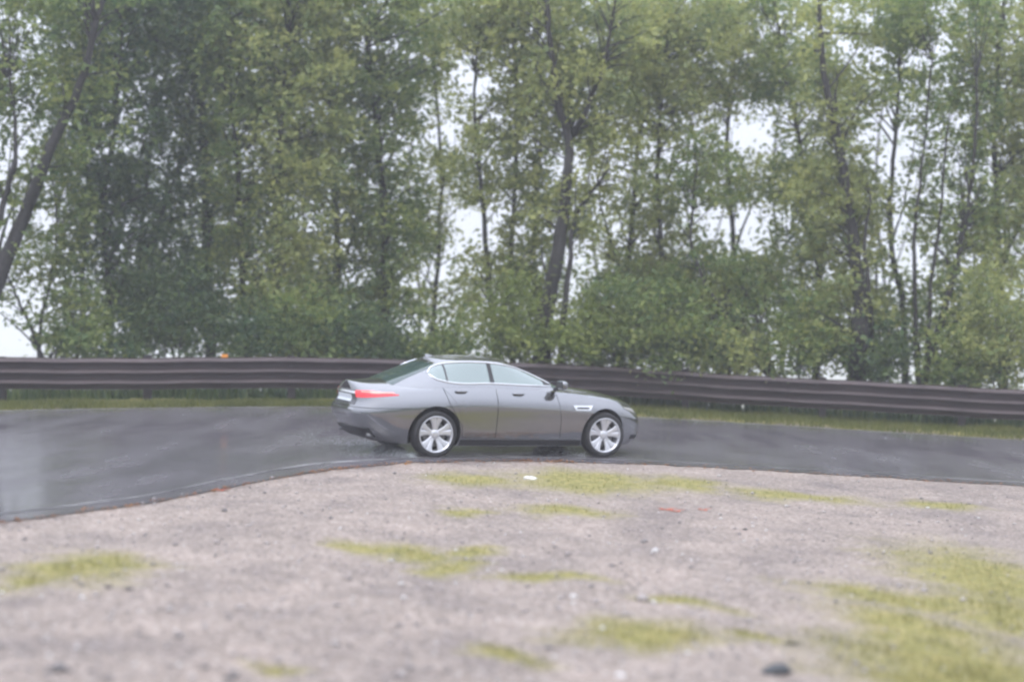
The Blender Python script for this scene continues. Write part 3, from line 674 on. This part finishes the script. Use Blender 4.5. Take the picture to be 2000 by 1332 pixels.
body = mesh_obj('body', BV, BF, M['paint'], car, smooth=True); weld(body)
# arches cut with round cutters
def cutter(x, s):
    bm = bmesh.new(); bmesh.ops.create_cone(bm, cap_ends=True, segments=72, radius1=.412, radius2=.412, depth=.5, matrix=Matrix.Translation((x, s * .86, .355)) @ Matrix.Rotation(R(90), 4, 'X'))
    bmesh.ops.create_cube(bm, size=1, matrix=Matrix.Translation((x, s * .86, .05)) @ Matrix.Diagonal((.80, .5, .5, 1)))
    return bm
dg = None
for x in (0, WB):
    for s in (-1, 1):
        bm = bmesh.new(); bmesh.ops.create_cone(bm, cap_ends=True, segments=72, radius1=.412, radius2=.412, depth=.5, matrix=Matrix.Translation((x, s * .86, .355)) @ Matrix.Rotation(R(90), 4, 'X'))
        ct = bm_obj('arch_cut', bm, M['liner']); ct.parent = None; ct.matrix_world = car.matrix_world
        md = body.modifiers.new('b', 'BOOLEAN'); md.object = ct; md.operation = 'DIFFERENCE'; md.solver = 'EXACT'; md.material_mode = 'TRANSFER'
        ct.hide_render = True
        bpy.context.view_layer.update()
        dg = bpy.context.evaluated_depsgraph_get()
        me = bpy.data.meshes.new_from_object(body.evaluated_get(dg)); body.modifiers.clear(); body.data = me
        bpy.data.objects.remove(ct)
bmx = bmesh.new(); bmx.from_mesh(body.data)
for e in bmx.edges: e.smooth = not (len(e.link_faces) == 2 and e.calc_face_angle(0) > R(38))
bmx.to_mesh(body.data); bmx.free()
body.data.polygons.foreach_set('use_smooth', [True] * len(body.data.polygons))

# --- greenhouse
def gh(t, wv):
    """wv 0 at the waist, 1 at the roof edge"""
    xr = -.98 + (.16 + .98) * wv ** 1.0 - .13 * math.sin(math.pi * wv) * 1.0
    xf = 2.62 + (1.42 - 2.62) * wv + .10 * math.sin(math.pi * wv)
    W = .815 + (.555 - .815) * wv ** 1.05
    x, y = plan(t, xr, xf, W, 3.2 + .8 * wv)
    y *= 1 - .05 * float(sstep(.3, 1, (-x + .3) / .95))* (1-wv)
    zr = 1.382 + .05 * (1 - ((x - .85) / .75) ** 2)
    zb = min(float(SH(x)) + .02, 1.05) - .03
    return Vector((x, y, zb + (zr - zb) * wv))
def ghtop(t, k):
    p = gh(t, 1.0); return Vector((.85 + (p.x - .85) * (k + (1 - k) * 0.0 if False else 1) , p.y * k, p.z + (1 - k ** 1.9) * (.075 + 0 * k)))
GR = [[gh(t, v) for t in TS] for v in np.linspace(0, 1, 13)] + [[ghtop(t, k) for t in TS] for k in (.985, .95, .88, .76, .6, .4, .2, 0)]
# the roof sheet runs down to the screens: pull the front and rear centre line smoothly
GV = [p for r_ in GR for p in r_]; GF = []
for i in range(len(GR) - 1):
    for k in range(NT):
        k2 = (k + 1) % NT; GF.append((i * NT + k, i * NT + k2, (i + 1) * NT + k2, (i + 1) * NT + k))
roof = mesh_obj('roof', GV, GF, M['paint'], car, smooth=True); weld(roof)
# smooth the ridge between screens and roof
bm = bmesh.new(); bm.from_mesh(roof.data)
for _ in range(10):
    vsx = [v for v in bm.verts if v.co.z > 1.18]
    bmesh.ops.smooth_vert(bm, verts=vsx, factor=.5, use_axis_x=True, use_axis_y=True, use_axis_z=True)
bm.to_mesh(roof.data)
bt = BVHTree.FromBMesh(bm); bm.free()
bm = bmesh.new(); bm.from_mesh(body.data); bb = BVHTree.FromBMesh(bm); bm.free()
def shoot(o_, d_, trees=None):
    best = None
    for tr_ in (trees or (bt, bb)):
        h_ = tr_.ray_cast(Vector(o_), Vector(d_).normalized())
        if h_[0] is not None and (best is None or h_[3] < best[3]): best = h_
    if best is None: return None
    n_ = best[1]
    if n_.dot(Vector(d_)) > 0: n_ = -n_
    return best[0], n_
def panel(name, f, nu, nv, m, parent, offs=.004, thick=.010, trees=None):
    """f(u,v) -> (ray origin, direction); a thin sheet lying on the body"""
    P = []; ok = []
    for j in range(nv + 1):
        for i in range(nu + 1):
            h_ = shoot(*f(i / nu, j / nv), trees)
            ok.append(h_ is not None); P.append(h_ if h_ else (Vector((0, 0, 0)), Vector((0, 0, 1))))
    n = len(P); V = [p + q * offs for p, q in P] + [p - q * thick for p, q in P]; F = []
    W_ = nu + 1; F_e = {}
    for j in range(nv):
        for i in range(nu):
            a = j * W_ + i; q = (a, a + 1, a + W_ + 1, a + W_)
            if not all(ok[z_] for z_ in q): continue
            F.append(q)
            for e in zip(q, q[1:] + q[:1]): F_e[e] = 1
    for (a, b_) in list(F_e):
        if (b_, a) not in F_e: F.append((b_, a, a + n, b_ + n))
    o = mesh_obj(name, V, F, m, parent, smooth=True)
    bm = bmesh.new(); bm.from_mesh(o.data); bmesh.ops.delete(bm, geom=[v for v in bm.verts if not v.link_faces], context='VERTS')
    bmesh.ops.recalc_face_normals(bm, faces=bm.faces)
    for e in bm.edges: e.smooth = not (len(e.link_faces) == 2 and e.calc_face_angle(0) > R(50))
    bm.to_mesh(o.data); bm.free(); return o
def line_on(name, pts, rad, m, parent, s, closed=False, offs=.0, trees=None):
    P = []
    for (x, z) in pts:
        h_ = shoot((x, s * 2, z), (0, -s, 0), trees)
        if h_: P.append(h_[0] + h_[1] * offs)
    V, F = tube_geo(P, rad, 6, closed=closed); return mesh_obj(name, V, F, m, parent, smooth=True)
# window outline seen from the side
DT = pchip([-.04, .02, .12, .26, .45, .8, 1.15, 1.45, 1.72, 1.95, 2.08], [1.235, 1.292, 1.338, 1.376, 1.398, 1.408, 1.392, 1.342, 1.256, 1.160, 1.096])
DB = pchip([-.04, .06, .14, 1.0, 2.08], [1.225, 1.158, 1.138, 1.116, 1.086])
def dl(x0, x1, s, ins=.0):
    def f(u, v):
        x = x0 + (x1 - x0) * u; z = DB(x) + ins + (DT(x) - DB(x) - 2 * ins) * v; return (x, s * 2, float(z)), (0, -s, 0)
    return f
def resample(pts, step=.03):
    o_ = []
    for (a, b_) in zip(pts, pts[1:]):
        L_ = math.dist(a, b_); k = max(1, int(L_ / step))
        o_ += [(a[0] + (b_[0] - a[0]) * i / k, a[1] + (b_[1] - a[1]) * i / k) for i in range(k)]
    return o_ + [pts[-1]]
for s in (-1, 1):
    # door skins stand proud of the body; the gap round each is dark
    arch = lambda x, ax: .355 + math.sqrt(max(0, .445 ** 2 - (x - ax) ** 2))
    def doorf(x0t, x0b, x1t, x1b, rear):
        def f(u, v):
            xt = x0t + (x1t - x0t) * u; xb_ = x0b + (x1b - x0b) * u; x = xb_ + (xt - xb_) * v
            zb = .30
            if rear and x < .445: zb = max(zb, arch(x, 0) + .0)
            z = zb + (float(SH(x)) - .012 - zb) * v
            return (x, s * 2, z), (0, -s, 0)
        return f
    dr = panel('door', doorf(.12, .42, .985, .985, True), 26, 22, M['paint'], car, .004, .006, (bb,))
    df = panel('door', doorf(1.0, 1.0, 2.02, 2.10, False), 26, 22, M['paint'], car, .004, .006, (bb,))
    for (d_, pts) in ((dr, [(.12, 1.03), (.20, .80), (.42, .48), (.44, .32), (.985, .29)]), (df, [(.993, 1.03), (.993, .29), (2.11, .29), (2.10, .6), (2.03, .98)])):
        line_on('door_gap', resample(pts), .004, M['gap'], d_, s, offs=.001, trees=(bb,))
    # handles
    for d_, hx, hz_ in ((dr, .40, .985), (df, 1.36, .965)):
        p_, n_ = shoot((hx, s * 2, hz_), (0, -s, 0)); V, F = tube_geo([p_ + Vector((-.10, s * .008, .002)), p_ + Vector((-.06, s * .036, .006)), p_ + Vector((.06, s * .036, .004)), p_ + Vector((.10, s * .008, 0))], [.010, .014, .014, .010], 8)
        mesh_obj('door_handle', V, F, M['paint'], d_, smooth=True)
        cupo = panel('handle_cup', lambda u, v: ((hx - .07 + .14 * u, s * 2, hz_ - .022 + .035 * v), (0, -s, 0)), 6, 3, M['black'], d_, .0055, .004)
    # side glass
    panel('window', dl(.24, .93, s, .008), 24, 12, M['glass'], dr, .003, .01, (bt,))
    panel('window', dl(1.0, 1.90, s, .008), 30, 12, M['glass'], df, .003, .01, (bt,))
    panel('quarter_window', dl(-.03, .21, s, .006), 10, 10, M['glass'], car, .003, .01, (bt,))
    panel('window_pillar', dl(.215, .235, s), 2, 10, M['black'], car, .006, .01, (bt,))
    panel('window_pillar', dl(.93, 1.0, s), 4, 10, M['black'], car, .006, .01, (bt,))
    panel('window_pillar', dl(1.90, 2.04, s), 8, 8, M['black'], car, .004, .01, (bt,))
    up = [(float(x), float(DT(x)) + .006) for x in np.linspace(-.045, 2.07, 70)]
    lo = [(float(x), float(DB(x)) - .006) for x in np.linspace(-.045, 2.07, 70)]
    line_on('window_trim', up, .013, M['chrome'], car, s, offs=.004, trees=(bt,))
    line_on('window_trim', lo, .013, M['chrome'], car, s, offs=.004, trees=(bt,))
    # vent behind the front wheel
    vt = panel('side_vent', lambda u, v: ((2.30 + .36 * u + .05 * (1 - v) * (1 - 2 * u), s * 2, .735 + .075 * v), (0, -s, 0)), 14, 5, M['chrome'], car, .008, .006, (bb,))
    panel('vent_slot', lambda u, v: ((2.37 + .22 * u, s * 2, .757 + .026 * v), (0, -s, 0)), 6, 2, M['black'], vt, .010, .004, (bb,))
    # sill
    panel('sill', lambda u, v: ((.42 + 2.08 * u, s * 2, .185 + .085 * v), (0, -s, 0)), 30, 4, M['black'], car, .010, .006, (bb,))
    panel('sill_trim', lambda u, v: ((.50 + 1.92 * u, s * 2, .29 + .012 * v), (0, -s, 0)), 30, 1, M['paint'], car, .014, .006, (bb,))
    # mirror
    p_, n_ = shoot((1.93, s * 2, 1.06), (0, -s, 0))
    bm = bmesh.new(); bmesh.ops.create_uvsphere(bm, u_segments=24, v_segments=14, radius=1)
    for v in bm.verts:
        c_ = v.co; sq = lambda q: math.copysign(abs(q) ** .7, q)
        v.co = Vector((max(sq(c_.x), -.35) * .085 + .03 * c_.y * 0, sq(c_.y) * .115, sq(c_.z) * .070))
    mr_ = bm_obj('mirror', bm, M['paint'], car, True); mr_.location = (2.03, s * 1.00, 1.125)
    V, F = tube_geo([Vector((2.02, s * .82, 1.05)), Vector((2.02, s * .90, 1.065)), Vector((2.03, s * .97, 1.09))], [.035, .03, .028], 8); mesh_obj('mirror_foot', V, F, M['black'], mr_).location = (-2.03, -s * 1.00, -1.125)
    bm = bmesh.new(); bmesh.ops.create_cube(bm, size=1, matrix=Matrix.Translation((-.034, 0, 0)) @ Matrix.Diagonal((.008, .19, .10, 1))); bmesh.ops.bevel(bm, geom=bm.edges[:], offset=.003); bm_obj('mirror_glass', bm, M['black'], mr_)
# parametric panels that wrap the corners
def wrap(name, t0, t1, zlo, zhi, m, parent, nu=26, nv=8, offs=.006, thick=.01):
    """band between heights zlo(q), zhi(q) for outline parameter t0..t1 (q 0..1)"""
    P = []
    def pt(t, z):
        a, b_ = 0.0, 1.0
        for _ in range(24):
            c_ = (a + b_) / 2
            if side(t, c_).z < z: a = c_
            else: b_ = c_
        return (a + b_) / 2
    V = []; W_ = nu + 1
    for lay in (offs, -thick):
        for j in range(nv + 1):
            for i in range(nu + 1):
                q = i / nu; t = t0 + (t1 - t0) * q; z = zlo(q) + (zhi(q) - zlo(q)) * j / nv; v = pt(t % 1, z)
                p = side(t % 1, v); du_ = side((t + 1e-3) % 1, v) - side((t - 1e-3) % 1, v); dv_ = side(t % 1, min(1, v + .01)) - side(t % 1, max(0, v - .01))
                n_ = du_.cross(dv_); n_.normalize()
                if n_.dot(p - Vector((1.3, 0, .6))) < 0: n_ = -n_
                V.append(p + n_ * lay)
    n = (nv + 1) * W_; F = []
    for j in range(nv):
        for i in range(nu):
            a = j * W_ + i; F.append((a, a + 1, a + W_ + 1, a + W_))
    for i in range(nu):
        a = i; F.append((a + 1, a, a + n, a + 1 + n)); a = nv * W_ + i; F.append((a, a + 1, a + 1 + n, a + n))
    for j in range(nv):
        a = j * W_; F.append((a, a + W_, a + W_ + n, a + n)); a = j * W_ + nu; F.append((a + W_, a, a + n, a + W_ + n))
    o = mesh_obj(name, V, F, m, parent, smooth=True)
    bm = bmesh.new(); bm.from_mesh(o.data); bmesh.ops.recalc_face_normals(bm, faces=bm.faces)
    for e in bm.edges: e.smooth = not (len(e.link_faces) == 2 and e.calc_face_angle(0) > R(50))
    bm.to_mesh(o.data); bm.free(); return o
def t_at(x=None, y=None, front=False):
    """outline parameter on the right side (y<0) with given x (side) or y (end)"""
    best = None
    for t in np.linspace(.0, .5, 2500):
        p = side(t, .7)
        if y is not None and ((p.x > 1.3) != front): continue
        d = abs(p.x - x) if y is None else abs(p.y - y)
        if x is not None and abs(p.y) < .5: continue
        if best is None or d < best[0]: best = (d, t)
    return best[1]
ta, tb = t_at(y=-.40), t_at(x=-.58)
fa, fb = t_at(x=3.36), t_at(y=-.55, front=True)
for s in (1, -1):
    mm = (lambda t: t) if s == 1 else (lambda t: 1 - t)
    tl = wrap('taillight', mm(ta), mm(tb), lambda q: .84 + .02 * q + .045 * q * q, lambda q: .965 - .05 * q ** 2, M['tail'], car)
    wrap('lamp_strip', mm(ta + (tb - ta) * .2), mm(ta + (tb - ta) * .93), lambda q: .925 + .0 * q, lambda q: .937 - .0 * q, mat('lamp_bright_red', (.95, .25, .22), .2, emit=((1, .35, .3), .8)), tl, offs=.009, nv=2)
    hl = wrap('headlight', mm(fa), mm(fb), lambda q: .715 - .05 * q + .06 * (1 - q) ** 3, lambda q: .80 - .075 * q - .02 * (1 - q) ** 3, M['lamp'], car)
bw = .30
wrap('number_plate', -t_at(y=-.27), t_at(y=-.27), lambda q: .765, lambda q: .875, M['plate'], car, nu=24, offs=.016)
wrap('boot_trim', -t_at(y=-.40), t_at(y=-.40), lambda q: .895, lambda q: .925, M['chrome'], car, nu=24, nv=2, offs=.014)
wrap('boot_panel', -t_at(y=-.41), t_at(y=-.41), lambda q: .735, lambda q: .945, mat('boot_recess', (.045, .046, .052), .35, coat=.6), car, nu=30, offs=.005)
tbp = t_at(x=-.44)
wrap('bumper_seam', -tbp, tbp, lambda q: .700 + .02 * abs(2 * q - 1) ** 4, lambda q: .708 + .02 * abs(2 * q - 1) ** 4, M['gap'], car, nu=60, nv=1, offs=.002)
df_ = wrap('diffuser', -t_at(y=-.62), t_at(y=-.62), lambda q: .25 + .03 * (2 * q - 1) ** 2 + .0, lambda q: .40, M['black'], car, nu=30, offs=.012)
wrap('grille', .5 - (.5 - t_at(y=-.40, front=True)), .5 + (.5 - t_at(y=-.40, front=True)), lambda q: .40, lambda q: .70, M['black'], car, nu=24, offs=.010)
wrap('grille_surround', .5 - (.5 - t_at(y=-.43, front=True)), .5 + (.5 - t_at(y=-.43, front=True)), lambda q: .375, lambda q: .725, M['chrome'], car, nu=24, offs=.005)
wrap('front_intake', .5 - (.5 - t_at(y=-.70, front=True)), .5 + (.5 - t_at(y=-.70, front=True)), lambda q: .27, lambda q: .34, M['black'], car, nu=30, offs=.006)
for s in (-1, 1):
    V, F = tube_geo([Vector((-.80, s * .55, .29)), Vector((-.95, s * .55, .30))], [.032, .036], 14); mesh_obj('exhaust_pipe', V, F, M['brake'], car, smooth=True)
# screens, seen along their own slope
def scr(xlo, xhi, zlo, zhi, wlo, whi, d_):
    def f(u, v):
        x = xlo + (xhi - xlo) * v; z = zlo + (zhi - zlo) * v; w_ = wlo + (whi - wlo) * v
        P_ = Vector((x, (2 * u - 1) * w_, z)); D = Vector(d_).normalized(); return P_ - D * 1.5, D
    return f
panel('rear_window', scr(-.84, .10, 1.115, 1.40, .56, .49, (.40, 0, -1)), 24, 14, M['rearglass'], car, .003, .01, (bt,))
panel('windscreen', scr(2.38, 1.50, 1.10, 1.41, .70, .52, (-.5, 0, -1)), 24, 14, M['glass'], car, .003, .01, (bt,))
# shark fin
bm = bmesh.new(); vv = [bm.verts.new(c_) for c_ in [(-.05, -.018, 0), (.10, -.018, 0), (.10, .018, 0), (-.05, .018, 0), (-.05, -.003, .045), (-.02, -.003, .048), (-.02, .003, .048), (-.05, .003, .045)]]
for q in [(0, 1, 2, 3), (4, 5, 6, 7), (0, 1, 5, 4), (2, 3, 7, 6), (0, 3, 7, 4), (1, 2, 6, 5)]: bm.faces.new([vv[k] for k in q])
bmesh.ops.recalc_face_normals(bm, faces=bm.faces); bmesh.ops.bevel(bm, geom=bm.edges[:], offset=.004, segments=2)
p_, n_ = shoot((.22, 0, 3), (0, 0, -1), (bt,)); fin = bm_obj('roof_antenna', bm, mat('fin_paint', (.34, .35, .37), .25, metal=.3, coat=1), car); fin.location = p_ - Vector((0, 0, .008)); fin.rotation_euler = (0, -.12, 0)
# wiper
V, F = tube_geo([Vector((2.45, -.55, 1.095)), Vector((2.40, 0, 1.125)), Vector((2.46, .1, 1.105))], .009, 6); mesh_obj('wiper', V, F, M['black'], car)

# --- wheels
def lathe(prof_, n=64):
    V = []; F = []; k = len(prof_)
    for i in range(n):
        a = 2 * math.pi * i / n
        for (r_, y_) in prof_: V.append((r_ * math.cos(a), y_, r_ * math.sin(a)))
    for i in range(n):
        j = (i + 1) % n
        for q in range(k - 1): F.append((i * k + q, i * k + q + 1, j * k + q + 1, j * k + q))
    return V, F
def make_wheel(loc, rot, steer=0, flip=False):
    wh = bpy.data.objects.new('wheel', None); C.objects.link(wh); wh.parent = car; wh.location = loc; wh.rotation_euler = (0, 0, steer + (math.pi if flip else 0))
    V, F = lathe([(.262, -.105), (.30, -.122), (.328, -.118), (.345, -.095), (.352, -.05), (.353, .05), (.345, .095), (.328, .118), (.27, .118), (.262, .10)], 72)
    mesh_obj('tyre', V, F, M['tyre'], wh, smooth=True)
    rm = bpy.data.objects.new('rim', None)
    V, F = lathe([(.268, -.112), (.272, -.118), (.262, -.121), (.250, -.110), (.243, -.085), (.238, .09), (.262, .10)], 72)
    # spokes: five pairs of broad blades, dished towards the hub
    for q in range(5):
        for sgn in (-1, 1):
            a0 = 2 * math.pi * q / 5 + rot
            st_ = []
            for (r_, hw, offa, y_) in [(.05, .030, .20, -.075), (.11, .029, .17, -.082), (.18, .036, .195, -.096), (.246, .052, .235, -.108)]:
                ac = a0 + sgn * (offa + .0); cx_, cz_ = r_ * math.cos(ac), r_ * math.sin(ac); tx, tz = -math.sin(ac), math.cos(ac)
                for (h_, yy) in ((-hw, y_ + .008), (-hw * .6, y_), (hw * .6, y_), (hw, y_ + .008), (hw, y_ + .03), (-hw, y_ + .03)):
                    st_.append((cx_ + tx * h_, yy, cz_ + tz * h_))
            b_ = len(V); V += st_
            for i in range(3):
                for k in range(6):
                    F.append((b_ + i * 6 + k, b_ + i * 6 + (k + 1) % 6, b_ + (i + 1) * 6 + (k + 1) % 6, b_ + (i + 1) * 6 + k))
            F.append(tuple(b_ + k for k in range(6))); F.append(tuple(b_ + 18 + k for k in range(6)))
    rim = mesh_obj('rim', V, F, M['alloy'], wh)
    V, F = lathe([(.0, -.090), (.03, -.089), (.062, -.083), (.072, -.070), (.072, -.04)], 32); mesh_obj('hub_cap', V, F, M['alloy'], wh, smooth=True)
    V, F = lathe([(.06, -.035), (.185, -.035), (.185, .0), (.06, .0)], 40); mesh_obj('brake_disc', V, F, M['brake'], wh)
    V, F = lathe([(.0, .03), (.24, .03)], 40); mesh_obj('wheel_back', V, F, M['liner'], wh)
    bpy.data.objects.remove(rm)
ws = .806
make_wheel((0, -ws, .352), R(90)); make_wheel((0, ws, .352), R(20), flip=True)
make_wheel((WB, -ws, .352), R(86), steer=R(-3)); make_wheel((WB, ws, .352), R(40), steer=R(-3), flip=True)

# water thrown up behind the wheels
pts = []
for (wx, wy) in ((0, -ws), (0, ws), (WB, -ws), (WB, ws)):
    for _ in range(2600 if wx == 0 else 900):
        u_ = random.random() ** 1.6; pts.append((car.matrix_world @ Vector((wx - .30 - u_ * 1.1, wy + random.gauss(0, .09 + .12 * u_), abs(random.gauss(0, .03 + .13 * u_)) + .01)), random.uniform(.0012, .0032)))
base_ = np.array([[1, 0, 0], [-1, 0, 0], [0, 1, 0], [0, -1, 0], [0, 0, 1], [0, 0, -1]], float)
f_ = np.array([[0, 2, 4], [2, 1, 4], [1, 3, 4], [3, 0, 4], [2, 0, 5], [1, 2, 5], [3, 1, 5], [0, 3, 5]])
V = np.concatenate([base_ * r_ + np.array(tuple(p_)) for p_, r_ in pts]); F = np.concatenate([f_ + 6 * i for i in range(len(pts))])
o = quads_np('water_spray', V, F, mat('spray_water', (.75, .8, .82), .2)); tag(o, 'fine water spray thrown up behind the car wheels', 'spray', kind='stuff')
#</CAR>

# ------------------------------------------------------------------ rain haze
bm = bmesh.new(); bmesh.ops.create_cube(bm, size=1, matrix=Matrix.Translation((0, 1200, -8)) @ Matrix.Diagonal((7000, 7800, 90, 1)))
m, t, b = nmat('rain_haze'); t.nodes.remove(b)
pv = N(t, 'ShaderNodeVolumePrincipled'); pv.inputs['Color'].default_value = (.93, .95, 1, 1); pv.inputs['Density'].default_value = .0021; pv.inputs['Anisotropy'].default_value = .2
t.links.new(pv.outputs[0], t.nodes['Material Output'].inputs['Volume'])
hz = bm_obj('haze', bm, m); tag(hz, 'pale rain haze filling the air over the valley', 'haze', kind='stuff')
